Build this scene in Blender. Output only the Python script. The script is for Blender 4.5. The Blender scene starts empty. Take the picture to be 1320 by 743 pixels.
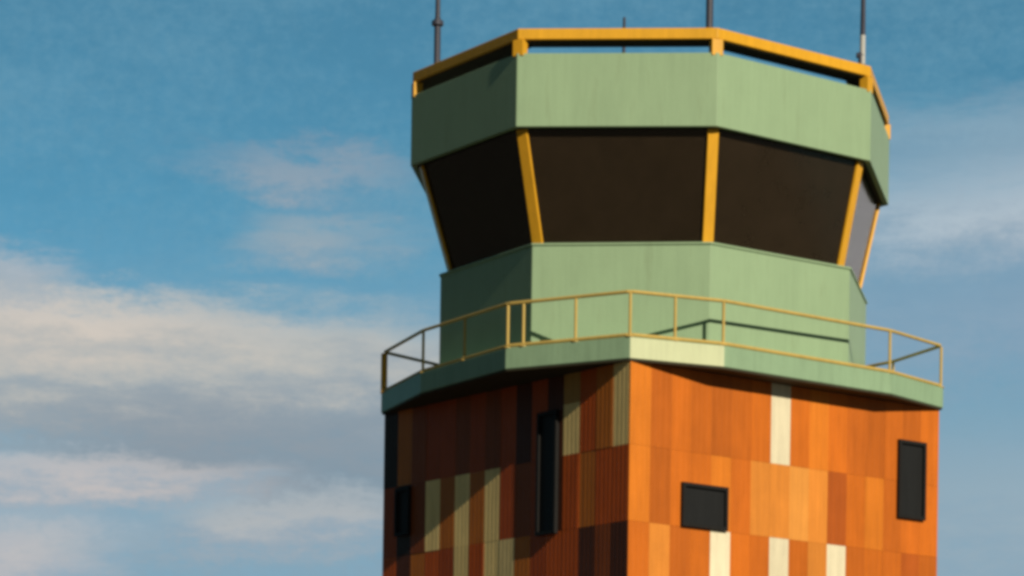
import bpy, bmesh, math, random
from mathutils import Vector, Matrix
random.seed(7)
scene = bpy.context.scene
COL = scene.collection
R = math.radians

# ------------------------------------------------------------------ plan of the tower
EYE = 1.7                                   # eye height above the ground
PSI = 0.6451
eR = Vector((math.cos(PSI), math.sin(PSI)))
eL = Vector((-math.sin(PSI), math.cos(PSI)))
W = 8.5
H2 = W / 2
NEAR = Vector((2.3685, 63.1491))
CEN = NEAR + H2 * (eR + eL)
BASE = Vector((CEN.x, CEN.y, 0.0))

def L(a, b, z):
    """shaft coordinates (a towards the right face's far end, b towards the left one) -> local to the tower root"""
    q = a * eR + b * eL
    return Vector((q.x, q.y, z))

def rot(v, an, off):
    c, s = math.cos(an), math.sin(an)
    return (v[0] * c - v[1] * s + off[0], v[0] * s + v[1] * c + off[1])

TR = 0.4182
def octo(r):
    t = r * TR
    return [(-r, t), (-r, -t), (-t, -r), (t, -r), (r, -t), (r, t), (t, r), (-t, r)]   # A B C D E F G H
UP_OFF = [(-.0115, -.2025), (-.2600, -.0527), (-.1016, .1801), (.0255, .2140), (.1847, -.0786), (0, 0), (0, 0), (0, 0)]
LO_OFF = [(.0800, -.0969), (-.1750, -.0240), (-.0510, .1084), (.0146, .0678), (.1178, -.1088), (0, 0), (0, 0), (0, 0)]
def upper(r):
    return [rot((p[0] + o[0], p[1] + o[1]), .0057, (-.2863, .1505)) for p, o in zip(octo(r), UP_OFF)]
def lower(r):
    return [rot((p[0] + o[0], p[1] + o[1]), -.013, (-.2086, .0906)) for p, o in zip(octo(r), LO_OFF)]

Z = lambda z: z + EYE

# ------------------------------------------------------------------ node helpers
def new_mat(name):
    m = bpy.data.materials.new(name); m.use_nodes = True
    nt = m.node_tree
    return m, nt, nt.nodes['Principled BSDF']

class NB:
    def __init__(s, nt): s.nt = nt
    def node(s, typ, **kw):
        n = s.nt.nodes.new(typ)
        for k, v in kw.items(): setattr(n, k, v)
        return n
    def put(s, sock, v):
        if hasattr(v, 'is_output') or isinstance(v, bpy.types.NodeSocket): s.nt.links.new(v, sock)
        else: sock.default_value = v
    def m(s, op, a, b=None, c=None, clamp=False):
        n = s.node('ShaderNodeMath', operation=op, use_clamp=clamp)
        s.put(n.inputs[0], a)
        if b is not None: s.put(n.inputs[1], b)
        if c is not None: s.put(n.inputs[2], c)
        return n.outputs[0]
    def sstep(s, v, lo, hi):
        n = s.node('ShaderNodeMapRange', interpolation_type='SMOOTHSTEP')
        s.put(n.inputs[0], v); s.put(n.inputs[1], lo); s.put(n.inputs[2], hi)
        return n.outputs[0]
    def mix(s, f, a, b, blend='MIX'):
        n = s.node('ShaderNodeMix', data_type='RGBA', blend_type=blend)
        s.put(n.inputs[0], f); s.put(n.inputs[6], a); s.put(n.inputs[7], b)
        return n.outputs[2]
    def noise(s, vec, scale, detail=4, rough=.55, dist=0.0):
        n = s.node('ShaderNodeTexNoise')
        s.put(n.inputs['Vector'], vec); n.inputs['Scale'].default_value = scale
        n.inputs['Detail'].default_value = detail; n.inputs['Roughness'].default_value = rough
        n.inputs['Distortion'].default_value = dist
        return n.outputs['Fac']
    def vec(s, x, y, z):
        n = s.node('ShaderNodeCombineXYZ')
        for i, v in enumerate((x, y, z)): s.put(n.inputs[i], v)
        return n.outputs[0]

def c4(c): return (c[0], c[1], c[2], 1)

def paint(name, col, rough=.5, streak=.18, grime=(.10, .09, .07), grime_amt=.25, attr=None, bump=.02):
    """weathered paint: soft blotches, long vertical run marks, faint grime"""
    m, nt, b = new_mat(name); k = NB(nt)
    tc = k.node('ShaderNodeTexCoord')
    mp = k.node('ShaderNodeMapping'); k.put(mp.inputs[0], tc.outputs['Object'])
    mp.inputs['Scale'].default_value = (1, 1, .12)
    run = k.noise(mp.outputs[0], 5.5, 5, .6)
    blo = k.noise(tc.outputs['Object'], 1.3, 5, .6)
    fine = k.noise(tc.outputs['Object'], 26, 3, .6)
    mb = k.node('ShaderNodeMapping'); k.put(mb.inputs[0], tc.outputs['Object']); mb.inputs['Scale'].default_value = (1, 1, .03)
    band = k.noise(mb.outputs[0], 1.5, 3, .6)
    mf = k.node('ShaderNodeMapping'); k.put(mf.inputs[0], tc.outputs['Object']); mf.inputs['Scale'].default_value = (1, 1, .06)
    thin = k.noise(mf.outputs[0], 13, 3, .6)
    if attr:
        at = k.node('ShaderNodeAttribute', attribute_name=attr); base = at.outputs['Color']
    else:
        base = c4(col)
    v = k.m('ADD', k.m('MULTIPLY', k.m('SUBTRACT', run, .5), streak * 2.2), k.m('MULTIPLY', k.m('SUBTRACT', blo, .5), streak * 1.5))
    v = k.m('ADD', v, k.m('MULTIPLY', k.m('SUBTRACT', fine, .5), streak * .8))
    v = k.m('ADD', v, k.m('MULTIPLY', k.m('SUBTRACT', band, .5), streak * 1.4))
    v = k.m('ADD', v, k.m('MULTIPLY', k.m('SUBTRACT', thin, .5), streak * 1.6))
    v = k.m('ADD', v, 1.0)
    vv = k.vec(v, v, v)
    c = k.mix(1.0, base, vv, 'MULTIPLY')
    g = k.m('MULTIPLY', k.sstep(run, .55, .8), grime_amt)
    c = k.mix(g, c, c4(grime))
    k.put(b.inputs['Base Color'], c)
    k.put(b.inputs['Roughness'], k.m('ADD', k.m('MULTIPLY', fine, .2), rough - .1))
    b.inputs['Specular IOR Level'].default_value = .2
    bp = k.node('ShaderNodeBump'); bp.inputs['Strength'].default_value = bump * 8; bp.inputs['Distance'].default_value = .02
    k.put(bp.inputs['Height'], fine); k.put(b.inputs['Normal'], bp.outputs[0])
    return m

GREEN = paint('green_paint', (.262, .385, .238), .5, .09, (.13, .16, .09), .30)
DECKGREEN = paint('deck_green_paint', (.240, .370, .238), .5, .15, (.13, .16, .09), .30)
CREAMP = paint('cream_paint', (.52, .58, .37), .5, .12, (.30, .28, .18), .25)
YELLOW = paint('yellow_paint', (.66, .345, .022), .45, .15, (.28, .12, .03), .3)
RAILY = paint('rail_paint', (.50, .36, .10), .5, .15, (.22, .17, .09), .4)
CLAD = paint('painted_cladding', (.5, .1, .02), .5, .20, (.16, .055, .02), .18, attr='panel_colour')
BLACK = paint('black_paint', (.012, .013, .014), .5, .2, (.03, .03, .03), .3)
FRAME = paint('dark_frame_paint', (.010, .010, .010), .6, .2, (.02, .02, .02), .3)
STEEL = paint('dark_steel', (.045, .05, .075), .45, .2, (.08, .06, .05), .3)
GREYT = paint('pale_tube', (.42, .44, .43), .45, .12, (.2, .2, .18), .3)
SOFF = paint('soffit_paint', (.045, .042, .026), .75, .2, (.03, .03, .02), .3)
ROOF = paint('roof_felt', (.10, .10, .095), .85, .2, (.05, .05, .05), .3)

def glass_mat():
    m, nt, b = new_mat('tinted_glass'); k = NB(nt)
    tc = k.node('ShaderNodeTexCoord')
    n = k.noise(tc.outputs['Object'], 1.7, 4, .6)
    c = k.mix(n, (.030, .021, .011, 1), (.052, .036, .021, 1))
    k.put(b.inputs['Base Color'], c)
    k.put(b.inputs['Roughness'], k.m('ADD', k.m('MULTIPLY', n, .12), .04))
    b.inputs['IOR'].default_value = 1.7
    return m
GLASS = glass_mat()

def ground_mat():
    m, nt, b = new_mat('airfield_ground'); k = NB(nt)
    tc = k.node('ShaderNodeTexCoord')
    a = k.noise(tc.outputs['Object'], .02, 6, .6)
    d = k.noise(tc.outputs['Object'], 1.5, 6, .65)
    grass = k.mix(d, (.075, .058, .026, 1), (.12, .092, .046, 1))
    tar = k.mix(d, (.045, .040, .031, 1), (.072, .064, .05, 1))
    k.put(b.inputs['Base Color'], k.mix(k.sstep(a, .56, .60), tar, grass))
    b.inputs['Roughness'].default_value = .92
    return m
GROUND = ground_mat()

# ------------------------------------------------------------------ mesh helpers
def link(o, parent=None):
    COL.objects.link(o)
    if parent is not None: o.parent = parent
    return o

def obj(name, bm, mat, parent=None, bevel=0.0, smooth=False):
    bmesh.ops.recalc_face_normals(bm, faces=bm.faces)
    me = bpy.data.meshes.new(name); bm.to_mesh(me); bm.free()
    mats = mat if isinstance(mat, (list, tuple)) else [mat]
    for m in mats: me.materials.append(m)
    if smooth:
        for p in me.polygons: p.use_smooth = True
        me.set_sharp_from_angle(angle=R(35))
    o = bpy.data.objects.new(name, me); link(o, parent)
    if bevel:
        md = o.modifiers.new('bevel', 'BEVEL'); md.width = bevel; md.segments = 2; md.limit_method = 'ANGLE'; md.angle_limit = R(30)
    return o

def thing(name, label, cat, loc, group=None):
    o = bpy.data.objects.new(name, None); o.empty_display_size = .5
    link(o); o.location = loc; o['label'] = label; o['category'] = cat
    if group: o['group'] = group
    return o

def loft(bm, rings, cap0=True, cap1=True, closed_path=False):
    """rings: list of equal-length closed loops of Vectors"""
    vs = [[bm.verts.new(p) for p in r] for r in rings]
    n = len(vs[0]); m = len(vs)
    for j in range(m if closed_path else m - 1):
        a, b = vs[j], vs[(j + 1) % m]
        for i in range(n): bm.faces.new((a[i], a[(i + 1) % n], b[(i + 1) % n], b[i]))
    if not closed_path:
        if cap0: bm.faces.new(vs[0])
        if cap1: bm.faces.new(vs[-1][::-1])

def ring_loft(bm, outer, inner, z0, z1):
    """hollow ring of rectangular section"""
    n = len(outer)
    secs = []
    for o, i in zip(outer, inner):
        secs.append([L(o[0], o[1], z0), L(o[0], o[1], z1), L(i[0], i[1], z1), L(i[0], i[1], z0)])
    loft(bm, secs, closed_path=True)

def tube(bm, p, q, r, n=10, r2=None):
    p, q = Vector(p), Vector(q); d = (q - p).normalized()
    a = d.orthogonal().normalized(); b = d.cross(a)
    r2 = r if r2 is None else r2
    loft(bm, [[c + (a * math.cos(t) + b * math.sin(t)) * rr for t in [2 * math.pi * i / n for i in range(n)]] for c, rr in ((p, r), (q, r2))])

def path_tube(bm, pts, r, n=8, closed=False):
    pts = [Vector(p) for p in pts]; m = len(pts); secs = []
    for i, p in enumerate(pts):
        if closed: d0 = (p - pts[i - 1]).normalized(); d1 = (pts[(i + 1) % m] - p).normalized()
        else:
            d0 = (p - pts[max(i - 1, 0)]); d1 = (pts[min(i + 1, m - 1)] - p)
            d0 = d0.normalized() if d0.length else d1.normalized(); d1 = d1.normalized() if d1.length else d0
        t = (d0 + d1).normalized()
        side = t.cross(Vector((0, 0, 1))).normalized(); up = side.cross(t)
        k = 1 / max(.5, d0.dot(t))
        secs.append([p + side * (math.cos(a) * r * k) + up * (math.sin(a) * r) for a in [2 * math.pi * j / n for j in range(n)]])
    loft(bm, secs, closed_path=closed)

def beam(bm, p, q, out, wid, dep, sink=.0):
    """rectangular bar from p to q, its front face turned to `out`"""
    p, q = Vector(p), Vector(q); d = (q - p).normalized()
    out = Vector(out); out = (out - d * out.dot(d)).normalized()
    s = d.cross(out)
    r = []
    for c in (p, q):
        r.append([c + s * (wid / 2 * i) + out * j for i, j in ((-1, -sink), (1, -sink), (1, dep), (-1, dep))])
    loft(bm, r)

def outward(P, i):
    """outward bisector at plan vertex i"""
    n = len(P); a = Vector(P[i - 1]); b = Vector(P[i]); c = Vector(P[(i + 1) % n])
    t = ((b - a).normalized() + (c - b).normalized()).normalized()
    o = Vector((t.y, -t.x))
    mid = Vector((sum(p[0] for p in P) / n, sum(p[1] for p in P) / n))
    if o.dot(b - mid) < 0: o = -o
    return o

def inset(P, d):
    n = len(P); out = []
    for i in range(n):
        a = Vector(P[i - 1]); b = Vector(P[i]); c = Vector(P[(i + 1) % n])
        o = outward(P, i)
        t = (b - a).normalized(); nrm = Vector((t.y, -t.x))
        if nrm.dot(o) < 0: nrm = -nrm
        q = b - o * (d / max(.35, o.dot(nrm))); out.append((q.x, q.y))
    return out

# ------------------------------------------------------------------ ground
bm = bmesh.new()
S = 9000
g = [bm.verts.new((x, y, 0)) for x, y in ((-S, -S), (S, -S), (S, S), (-S, S))]; bm.faces.new(g)
ground = obj('ground', bm, GROUND); ground['kind'] = 'structure'

# ------------------------------------------------------------------ the tower
tower = thing('control_tower', 'orange patchwork airport control tower with green octagonal cab and yellow trim', 'control tower', BASE)

ZDT, ZDB = Z(12.2112), Z(11.7655)
ZA, ZB, ROW = Z(10.1087), Z(8.5952), 1.5135
CW = W / 16

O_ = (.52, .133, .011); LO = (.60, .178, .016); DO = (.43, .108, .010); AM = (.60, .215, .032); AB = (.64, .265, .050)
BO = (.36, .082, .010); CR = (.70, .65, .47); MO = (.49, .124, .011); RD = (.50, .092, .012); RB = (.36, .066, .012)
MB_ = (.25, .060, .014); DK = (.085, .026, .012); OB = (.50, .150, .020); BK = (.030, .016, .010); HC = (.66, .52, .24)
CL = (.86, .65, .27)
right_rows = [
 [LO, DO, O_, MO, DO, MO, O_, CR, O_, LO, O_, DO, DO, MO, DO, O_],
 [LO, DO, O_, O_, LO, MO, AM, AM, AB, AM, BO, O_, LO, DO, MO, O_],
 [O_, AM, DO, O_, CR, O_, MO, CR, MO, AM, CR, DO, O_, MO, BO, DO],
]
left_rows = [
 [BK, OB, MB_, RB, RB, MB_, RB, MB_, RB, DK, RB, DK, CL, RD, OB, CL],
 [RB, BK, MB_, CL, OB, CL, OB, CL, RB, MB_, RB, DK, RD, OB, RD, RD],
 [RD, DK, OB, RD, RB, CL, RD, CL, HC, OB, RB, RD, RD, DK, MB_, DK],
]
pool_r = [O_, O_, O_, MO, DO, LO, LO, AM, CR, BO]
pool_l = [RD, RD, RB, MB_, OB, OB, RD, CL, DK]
zrows = [(ZDB - .004, ZA), (ZA, ZB), (ZB, ZB - ROW)]
z = ZB - ROW
while z > .3:
    zn = max(.25, z - ROW)
    zrows.append((z, zn)); z = zn

def face_frame(k):
    """corner and direction of the wall k: right, left, two at the back; columns run along d, outward n"""
    if k == 'right': return (-H2, -H2), (1, 0), (0, -1)
    if k == 'left': return (-H2, H2), (0, -1), (-1, 0)
    if k == 'back_right': return (H2, -H2), (0, 1), (1, 0)
    return (H2, H2), (-1, 0), (0, 1)

def fp(k, u, out, z):
    c, d, n = face_frame(k)
    return L(c[0] + d[0] * u + n[0] * out, c[1] + d[1] * u + n[1] * out, z)

bm = bmesh.new()
lay = bm.loops.layers.float_color.new('panel_colour')
def quad(pts, col):
    f = bm.faces.new([bm.verts.new(p) for p in pts])
    for l in f.loops: l[lay] = (col[0], col[1], col[2], 1)
    return f
RIBS = 4
for k in ('right', 'left', 'back_right', 'back_left'):
    for ri, (zt, zb) in enumerate(zrows):
        for ci in range(16):
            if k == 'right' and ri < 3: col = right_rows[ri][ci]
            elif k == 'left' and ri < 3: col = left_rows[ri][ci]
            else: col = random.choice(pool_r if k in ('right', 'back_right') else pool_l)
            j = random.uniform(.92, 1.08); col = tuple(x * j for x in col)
            off = random.uniform(.0, .007)
            u0 = ci * CW + .001; u1 = (ci + 1) * CW - .001
            if ci == 0: u0 = 0.0
            if ci == 15: u1 = W
            w = (u1 - u0) / RIBS
            prof = [(u0, -.05)]
            for q in range(RIBS):
                b0 = u0 + q * w
                prof += [(b0, off), (b0 + w * .56, off), (b0 + w * .66, off - .0022), (b0 + w * .90, off - .0022)]
            prof += [(u1, off), (u1, -.05)]
            g0, g1 = zt - .002, zb + .002
            split = [(g0, g1, col)]
            if k == 'left' and ri == 0 and ci == 12: split = [(g0, g0 - .62, (.44, .24, .06)), (g0 - .62, g1, col)]
            for a0, a1, cc in split:
                for (ua, oa), (ub, ob) in zip(prof, prof[1:]):
                    quad([fp(k, ua, oa, a1), fp(k, ub, ob, a1), fp(k, ub, ob, a0), fp(k, ua, oa, a0)], cc)
                quad([fp(k, u, o, a1) for u, o in prof], cc)
                quad([fp(k, u, o, a0) for u, o in prof], cc)
# the core behind the boards and a plain plinth
core = (.04, .02, .012)
hh = H2 - .05
cs = [(-hh, -hh), (hh, -hh), (hh, hh), (-hh, hh)]
for i in range(4):
    a, b = cs[i], cs[(i + 1) % 4]
    quad([L(*a, .0), L(*b, .0), L(*b, ZDB - .01), L(*a, ZDB - .01)], core)
pl = H2 + .05
cs2 = [(-pl, -pl), (pl, -pl), (pl, pl), (-pl, pl)]
for i in range(4):
    a, b = cs2[i], cs2[(i + 1) % 4]
    quad([L(*a, .0), L(*b, .0), L(*b, .24), L(*a, .24)], (.3, .29, .27))
quad([L(*p, .24) for p in cs2], (.3, .29, .27))
me = bpy.data.meshes.new('shaft_wall'); bm.to_mesh(me); bm.free(); me.materials.append(CLAD)
shaft = link(bpy.data.objects.new('shaft_wall', me), tower)

def shaft_window(k, c0, c1, z0, z1, label=None, bars=0):
    u0, u1 = c0 * CW, c1 * CW; t = .075
    b = bmesh.new()
    loft(b, [[fp(k, u0 + t, o, z0 + t), fp(k, u1 - t, o, z0 + t), fp(k, u1 - t, o, z1 - t), fp(k, u0 + t, o, z1 - t)] for o in (-.04, .03)])
    w = obj('window', b, BLACK, tower)
    if label: w['label'] = label
    b = bmesh.new()
    def rect(ua, ub, za, zb):
        loft(b, [[fp(k, ua, o, za), fp(k, ub, o, za), fp(k, ub, o, zb), fp(k, ua, o, zb)] for o in (-.04, .085)])
    rect(u0, u1, z0, z0 + t); rect(u0, u1, z1 - t, z1)
    rect(u0, u0 + t, z0 + t, z1 - t); rect(u1 - t, u1, z0 + t, z1 - t)
    obj('frame', b, FRAME, w)
    return w
shaft_window('right', 2.5, 4.77, Z(8.60), Z(9.48), 'small square black window')
shaft_window('right', 13.7, 15.2, Z(9.33), Z(10.98), 'tall narrow black window')
shaft_window('left', 10.5, 11.72, Z(8.55), Z(11.06), 'tall narrow black window')
shaft_window('left', 1.0, 2.0, Z(9.02), Z(10.06), 'small black window')

# --- balcony deck
ODR, ODL, CDR, CDL = .5585, 1.1807, 2.2981, 1.7018
n_ = .06
deckP = [(-H2 - ODL + .32, CDL), (-H2 - ODL, -CDL), (-H2 - n_, -H2 - n_ + .03), (-CDR, -H2 - ODR), (CDR, -H2 - ODR), (H2 + n_, -H2 - n_),
         (H2 + ODR, -CDR), (H2 + ODR, CDR), (H2 + n_, H2 + n_), (CDR, H2 + ODR), (-CDR, H2 + ODR), (-H2 - n_, H2 + n_)]
bm = bmesh.new()
loft(bm, [[L(p[0], p[1], zz) for p in deckP] for zz in (ZDB + .02, ZDT)])
deck = obj('balcony_deck', bm, DECKGREEN, tower, bevel=.012)
bm = bmesh.new()
ins = inset(deckP, .02)
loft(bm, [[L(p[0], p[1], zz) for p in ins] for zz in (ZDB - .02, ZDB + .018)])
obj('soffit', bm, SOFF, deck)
# the cream board on one side of the near corner
bm = bmesh.new()
a, b = Vector(deckP[2]), Vector(deckP[3]); nrm = Vector(((b - a).normalized().y, -(b - a).normalized().x))
if nrm.dot(a) < 0: nrm = -nrm
a2 = a + (b - a) * .004; b2 = a + (b - a) * .996
loft(bm, [[L(*(a2 + nrm * o), ZDB + .022), L(*(b2 + nrm * o), ZDB + .022), L(*(b2 + nrm * o), ZDT - .012), L(*(a2 + nrm * o), ZDT - .012)] for o in (-.004, .012)])
e = obj('edge_board', bm, CREAMP, deck); e['label'] = 'pale green edge board by the near corner'

# --- railing round the deck
railP = inset(deckP, .05)
RT = ZDT + .90
rail = obj('railing', bmesh.new(), RAILY, tower)
bm = rail.data; b_ = bmesh.new()
pts = []
for i, p in enumerate(railP):              # corners rounded a little
    a = Vector(railP[i - 1]); b = Vector(p); c = Vector(railP[(i + 1) % len(railP)])
    pts += [b + (a - b).normalized() * .07, b + (c - b).normalized() * .07]
path_tube(b_, [L(p.x, p.y, RT) for p in pts], .036, 8, True)
bmesh.ops.recalc_face_normals(b_, faces=b_.faces); b_.to_mesh(bm); b_.free()
b_ = bmesh.new(); path_tube(b_, [L(p.x, p.y, ZDT + .045) for p in pts], .04, 8, True); obj('bottom_rail', b_, RAILY, rail)
posts = []
for i, p in enumerate(railP):
    a = Vector(p); b = Vector(railP[(i + 1) % len(railP)])
    posts.append(a)
    n = 1 if i == 3 else max(1, round((b - a).length / 2.1))
    for q in range(1, n): posts.append(a.lerp(b, q / n))
    if i == 1: posts += [a.lerp(b, .13), a.lerp(b, .56)]
    if i == 2: posts.append(a.lerp(b, .48))
for p in posts:
    b_ = bmesh.new(); heavy = any((p - Vector(railP[i])).length < .01 for i in (8, 11))
    tube(b_, L(p.x, p.y, ZDT), L(p.x, p.y, RT - .03), .07 if heavy else .030, 8)
    tube(b_, L(p.x, p.y, ZDT), L(p.x, p.y, ZDT + .02), .08, 8)
    obj('post', b_, YELLOW if heavy else RAILY, rail)

# --- cab wall, glazing, fascia
bm = bmesh.new()
ZBT = Z(14.3637)
loP = lower(4.3947)
loft(bm, [[L(p[0], p[1], zz) for p in loP] for zz in (ZDT + .004, ZBT)])
cab = obj('cab_wall', bm, GREEN, tower, bevel=.012)
bm = bmesh.new()                            # sill flashing round the foot of the glass
ring_loft(bm, [(p[0], p[1]) for p in lower(4.425)], lower(4.05), ZBT + .001, ZBT + .045)
obj('sill', bm, GREEN, cab, bevel=.008)

ZGB, ZGT = ZBT + .04, Z(16.612)
gb, gt = lower(4.1816), upper(4.7275)
for i in range(8):
    j = (i + 1) % 8
    A0, B0, A1, B1 = L(*gb[i], ZGB), L(*gb[j], ZGB), L(*gt[i], ZGT), L(*gt[j], ZGT)
    nr = (B0 - A0).cross(A1 - A0).normalized()
    mid = (A0 + B0 + A1 + B1) / 4
    if nr.dot(Vector((mid.x, mid.y, 0))) < 0: nr = -nr
    bm = bmesh.new()
    e, n = .02, 8
    q = [A0.lerp(B0, e), B0.lerp(A0, e), A1.lerp(B1, e), B1.lerp(A1, e)]
    gv = [[bm.verts.new(q[0].lerp(q[1], u / n).lerp(q[2].lerp(q[3], u / n), v / n)) for u in range(n + 1)] for v in range(n + 1)]
    for v in range(n):
        for u in range(n): bm.faces.new((gv[v][u], gv[v][u + 1], gv[v + 1][u + 1], gv[v + 1][u]))
    bmesh.ops.solidify(bm, geom=bm.faces[:], thickness=.03)
    obj('window_pane', bm, GLASS, tower, smooth=True)
for i in range(8):
    o2 = outward(gt, i); o3 = L(o2.x, o2.y, 0)
    p, q = L(*gb[i], ZGB - .005), L(*gt[i], ZGT)
    bm = bmesh.new(); beam(bm, p, q, o3, .12 if i == 4 else .235, .035, .03)
    obj('mullion', bm, YELLOW, tower, bevel=.012)

ZFB, ZFT = Z(16.6117), Z(18.0849)
fo = upper(4.9429); fi = inset(fo, .12)
bm = bmesh.new(); ring_loft(bm, fo, fi, ZFB, ZFT)
fas = obj('fascia', bm, GREEN, tower, bevel=.012)
bm = bmesh.new()
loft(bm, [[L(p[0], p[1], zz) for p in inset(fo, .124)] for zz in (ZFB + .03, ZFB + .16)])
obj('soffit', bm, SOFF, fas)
bm = bmesh.new()
loft(bm, [[L(p[0], p[1], zz) for p in inset(fo, .124)] for zz in (ZFT - .55, ZFT - .4)])
roof = obj('roof', bm, ROOF, tower)
# --- yellow rim carried on short posts above the fascia
ZRB, ZRT = Z(18.365), Z(18.5895)
ro = upper(4.9281); ri_ = inset(ro, .56)
bm = bmesh.new(); ring_loft(bm, ro, ri_, ZRB, ZRT)
rim = obj('roof_rim', bm, YELLOW, tower, bevel=.02)
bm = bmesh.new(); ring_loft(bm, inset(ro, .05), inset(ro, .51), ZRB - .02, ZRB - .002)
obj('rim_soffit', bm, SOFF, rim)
for i in range(8):
    o2 = outward(ro, i); c = Vector(ro[i]) - o2 * .10
    bm = bmesh.new()
    beam(bm, L(c.x, c.y, ZFT - .05), L(c.x, c.y, ZRB - .001), L(o2.x, o2.y, 0), .24, .10, .10)
    obj('rim_post', bm, YELLOW, rim, bevel=.012)

# ------------------------------------------------------------------ antennas on the roof (things of their own)
def antenna(p, z0, h, label, kind):
    q = p[0] * eR + p[1] * eL
    t = thing('whip_antenna', label, 'antenna', (CEN.x + q.x, CEN.y + q.y, z0), 'antennas on the tower roof')
    b = bmesh.new()
    if kind == 'collar':
        tube(b, (0, 0, 0), (0, 0, 1.05), .070, 10); obj('mast', b, STEEL, t)
        b = bmesh.new(); tube(b, (0, 0, .90), (0, 0, .99), .125, 10); obj('collar', b, STEEL, t)
        b = bmesh.new(); tube(b, (0, 0, 1.05), (0, 0, h), .055, 8, .03); obj('whip', b, STEEL, t)
    elif kind == 'plain':
        tube(b, (0, 0, 0), (0, 0, .95), .075, 10); obj('mast', b, STEEL, t)
        b = bmesh.new(); tube(b, (0, 0, .95), (0, 0, h), .06, 8, .03); obj('whip', b, STEEL, t)
    elif kind == 'tube':
        tube(b, (0, 0, 0), (0, 0, .16), .10, 10); tube(b, (0, 0, .16), (0, 0, .42), .06, 10); tube(b, (-.10, 0, .36), (.05, 0, .36), .06, 8)
        tube(b, (-.13, 0, .1), (.10, 0, .1), .05, 8)
        obj('mount', b, STEEL, t)
        b = bmesh.new(); tube(b, (.03, 0, .16), (.03, 0, .78), .058, 12); obj('sleeve', b, GREYT, t)
        b = bmesh.new(); tube(b, (.03, 0, .78), (.03, 0, h), .058, 8, .03); obj('whip', b, STEEL, t)
    else:
        tube(b, (0, 0, 0), (0, 0, h), .045, 8, .03); obj('mast', b, STEEL, t)
    b = bmesh.new(); tube(b, (0, 0, -.002), (0, 0, .03), .15, 12); obj('base_plate', b, STEEL, t)
    return t
rmid = [(Vector(a) + Vector(b)) / 2 for a, b in zip(ro, inset(ro, .52))]
rc = lambda i, j, f: Vector(rmid[i]).lerp(Vector(rmid[j]), f)
antenna(rc(0, 1, .12), ZRT + .003, 3.4, 'dark whip antenna with a collar, leftmost on the yellow roof rim', 'collar')
antenna(rc(2, 1, .02), ZRT + .003, 3.8, 'plain dark mast rising behind the middle yellow post of the roof rim', 'plain')
antenna(rc(3, 4, .10), ZRT + .003, 3.2, 'antenna with a pale grey sleeve on the right corner of the roof rim', 'tube')
antenna((-1.68, -.7), ZFT - .397, 2.12, 'short thin stub mast just showing above the long front of the roof rim', 'stub')

# ------------------------------------------------------------------ sky
SUN_EL, SUN_AZ = R(26), R(31.6)               # azimuth: to the right of the line from the tower to the camera
world = bpy.data.worlds.new('World'); scene.world = world; world.use_nodes = True
nt = world.node_tree; nt.nodes.clear(); k = NB(nt)
tc = k.node('ShaderNodeTexCoord')
nrmv = k.node('ShaderNodeVectorMath', operation='NORMALIZE'); k.put(nrmv.inputs[0], tc.outputs['Generated'])
sp = k.node('ShaderNodeSeparateXYZ'); k.put(sp.inputs[0], nrmv.outputs[0])
x, y, zc = sp.outputs
az = k.m('MULTIPLY', k.m('ARCTAN2', x, y), 180 / math.pi)
el = k.m('MULTIPLY', k.m('ARCSINE', zc), 180 / math.pi)
# deep blue of the higher sky is brought lower down, as in a clear dry air
zz = k.m('ADD', k.m('MULTIPLY', zc, 1.9), .14)
sky = k.node('ShaderNodeTexSky', sky_type='NISHITA', sun_disc=False)
sky.sun_elevation = SUN_EL; sky.sun_rotation = math.pi - SUN_AZ
sky.air_density = 1.0; sky.dust_density = .35; sky.ozone_density = 1.6; sky.altitude = 200
k.put(sky.inputs[0], k.vec(x, y, zz))
skyc = k.mix(1.0, sky.outputs[0], (1.20, 2.38, 2.08, 1), 'MULTIPLY')

# the bright band near the horizon falls off towards the zenith and away from the clear side
fall = k.m('SUBTRACT', 1.0, k.m('MULTIPLY', k.sstep(el, 17.0, 38.0), .92))
side = k.m('SUBTRACT', 1.0, k.m('MULTIPLY', k.sstep(k.m('MAXIMUM', k.m('MULTIPLY', az, -1.0), k.m('SUBTRACT', az, 45.0)), 22.0, 72.0), .92))
ff = k.m('MULTIPLY', fall, side)
skyc = k.mix(1.0, skyc, k.vec(ff, ff, ff), 'MULTIPLY')
warm = k.sstep(k.m('ABSOLUTE', az), 35.0, 90.0)          # sunward half: paler, less blue
skyc = k.mix(warm, skyc, k.mix(1.0, skyc, (1.15, .62, .42, 1), 'MULTIPLY'))

# clouds: bands and wisps laid in azimuth / elevation, frayed by noise
cv = k.vec(k.m('MULTIPLY', az, .28), k.m('MULTIPLY', el, 1.0), 0.0)
n1 = k.noise(cv, .55, 7, .62, .3)
n2 = k.noise(cv, 2.2, 6, .65, .2)
n3 = k.noise(k.vec(k.m('MULTIPLY', az, .8), k.m('ADD', el, 40.0), 3.0), 5.0, 5, .7)
wx = k.m('MULTIPLY', k.m('SUBTRACT', n1, .5), 6.0)
wy = k.m('ADD', k.m('MULTIPLY', k.m('SUBTRACT', n2, .5), 1.3), k.m('MULTIPLY', k.m('SUBTRACT', n1, .5), .8))
AZ = k.m('ADD', az, wx); EL = k.m('ADD', el, k.m('ADD', wy, k.m('MULTIPLY', k.m('SUBTRACT', n3, .5), .55)))
def px2(xp, yp): return math.degrees(math.atan((xp - 660) / 4119.85)), math.degrees(math.atan((1229.1 - yp) / 4119.85))
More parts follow.
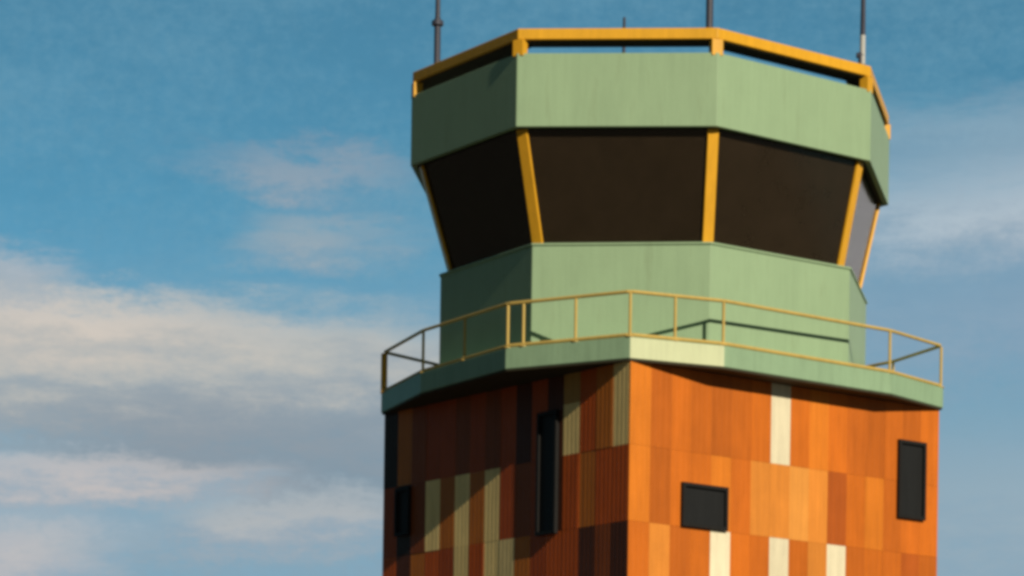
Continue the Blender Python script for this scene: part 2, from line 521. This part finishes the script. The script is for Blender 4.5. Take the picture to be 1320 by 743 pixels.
def blob(x0, x1, y0, y1, soft=.55, tilt=0.0):
    (a0, e0), (a1, e1) = px2(x0, y0), px2(x1, y1)
    ca, ce, ra, re = (a0 + a1) / 2, (e0 + e1) / 2, abs(a1 - a0) / 2, abs(e1 - e0) / 2
    dx = k.m('DIVIDE', k.m('SUBTRACT', AZ, ca), ra)
    ey = k.m('SUBTRACT', k.m('SUBTRACT', EL, ce), k.m('MULTIPLY', k.m('SUBTRACT', AZ, ca), tilt))
    dy = k.m('DIVIDE', ey, re)
    d = k.m('SQRT', k.m('ADD', k.m('MULTIPLY', dx, dx), k.m('MULTIPLY', dy, dy)))
    return k.sstep(d, 1.0 + soft, 1.0 - soft), dy
col = skyc
def cloud(col, rect, amount, hi, lo, soft=.55, tilt=0.0):
    """hi: colour of the sunlit top of the cloud, lo: of its underside"""
    msk, dy = blob(*rect, soft=soft, tilt=tilt)
    tex = k.m('ADD', .62, k.m('ADD', k.m('MULTIPLY', n2, .42), k.m('MULTIPLY', n3, .16)))
    f = k.m('MULTIPLY', k.m('MULTIPLY', msk, tex), amount, clamp=True)
    up = k.sstep(k.m('ADD', dy, k.m('MULTIPLY', k.m('SUBTRACT', n2, .5), 1.6)), -.8, .8)
    return k.mix(f, col, k.mix(up, c4(lo), c4(hi)))
GAIN = 1 / .075
cg = lambda r, g, b: tuple(GAIN * v for v in (r, g, b))
CLOUDS = [
 ((-700, 2200, 440, 1000), .88, cg(.26, .37, .45), cg(.25, .34, .42), .7, 0),
 ((-400, 640, 408, 585), 1.0, cg(.53, .52, .48), cg(.34, .38, .41), .5, 0.02),
 ((-250, 330, 402, 486), .75, cg(.72, .62, .53), cg(.52, .50, .47), .7, 0.02),
 ((60, 640, 530, 650), .85, cg(.26, .31, .36), cg(.23, .29, .345), .6, -.03),
 ((-180, 290, 606, 672), .80, cg(.62, .55, .52), cg(.44, .45, .48), .7, .03),
 ((220, 560, 645, 715), .70, cg(.54, .52, .50), cg(.38, .41, .45), .7, .08),
 ((-150, 140, 695, 800), .75, cg(.62, .55, .52), cg(.46, .46, .49), .7, .05),
 ((250, 520, 206, 258), .55, cg(.42, .41, .43), cg(.32, .37, .43), .9, -.05),
 ((350, 530, 288, 345), .55, cg(.48, .46, .44), cg(.36, .40, .44), .9, .05),
 ((-90, 50, 350, 410), .55, cg(.70, .60, .54), cg(.5, .48, .48), .9, 0),
 ((1090, 3300, 128, 235), .72, cg(.40, .50, .57), cg(.38, .47, .54), .65, 0),
 ((1080, 3400, 210, 355), 1.0, cg(.60, .64, .67), cg(.46, .50, .55), .65, 0.0),
 ((1060, 3400, 320, 500), .80, cg(.33, .40, .49), cg(.29, .37, .47), .7, 0),
 ((1100, 3600, 560, 800), .75, cg(.38, .46, .51), cg(.33, .42, .49), .7, 0),
 ((1700, 4600, 300, 1400), .95, cg(1.0, .95, .93), cg(.85, .82, .80), .3, 0),  # bright bank added outside the view, reflected in the narrow right-hand pane
]
# thin uneven veil over the blue
veil = k.m('MULTIPLY', k.sstep(k.m('ADD', k.m('MULTIPLY', n1, .6), k.m('MULTIPLY', n3, .4)), .38, .66), .42)
col = k.mix(veil, col, c4(cg(.17, .36, .48)))
mot = k.noise(nrmv.outputs[0], 130.0, 4, .7)
mm = k.m('ADD', .94, k.m('MULTIPLY', mot, .12))
col = k.mix(1.0, col, k.vec(mm, mm, mm), 'MULTIPLY')
for rect, am, hi, lo, so, ti in CLOUDS: col = cloud(col, rect, am, hi, lo, so, ti)
bg = k.node('ShaderNodeBackground'); bg.inputs['Strength'].default_value = .075
k.put(bg.inputs['Color'], col)
out = k.node('ShaderNodeOutputWorld'); nt.links.new(bg.outputs[0], out.inputs[0])

# ------------------------------------------------------------------ sun
sd = bpy.data.lights.new('sun', 'SUN'); sd.energy = 4.8; sd.angle = R(.5); sd.color = (1.0, .87, .68)
so = link(bpy.data.objects.new('sun', sd)); so.location = (40, -40, 60)
tosun = Vector((math.sin(SUN_AZ) * math.cos(SUN_EL), -math.cos(SUN_AZ) * math.cos(SUN_EL), math.sin(SUN_EL)))
so.rotation_euler = tosun.to_track_quat('Z', 'Y').to_euler()

# ------------------------------------------------------------------ camera
cd = bpy.data.cameras.new('camera'); cam = link(bpy.data.objects.new('camera', cd)); scene.camera = cam
F, HZ, ROLL = 4119.85, 1229.1, .015
cd.sensor_fit = 'HORIZONTAL'; cd.sensor_width = 36; cd.lens = F / 1320 * 36
s = HZ - 371.5
cd.shift_x = s * math.sin(ROLL) / 1320; cd.shift_y = s * math.cos(ROLL) / 1320
cam.matrix_world = Matrix.Translation((0, 0, EYE)) @ Matrix.Rotation(math.pi / 2, 4, 'X') @ Matrix.Rotation(ROLL, 4, 'Z')
cd.clip_start = .1; cd.clip_end = 30000

vs = scene.view_settings
vs.view_transform = 'Standard'; vs.look = 'None'; vs.exposure = 0; vs.gamma = 1; vs.use_curve_mapping = False
scene.render.engine = 'CYCLES'
scene.cycles.filter_width = 3.8             # a soft lens
scene.cycles.max_bounces = 6
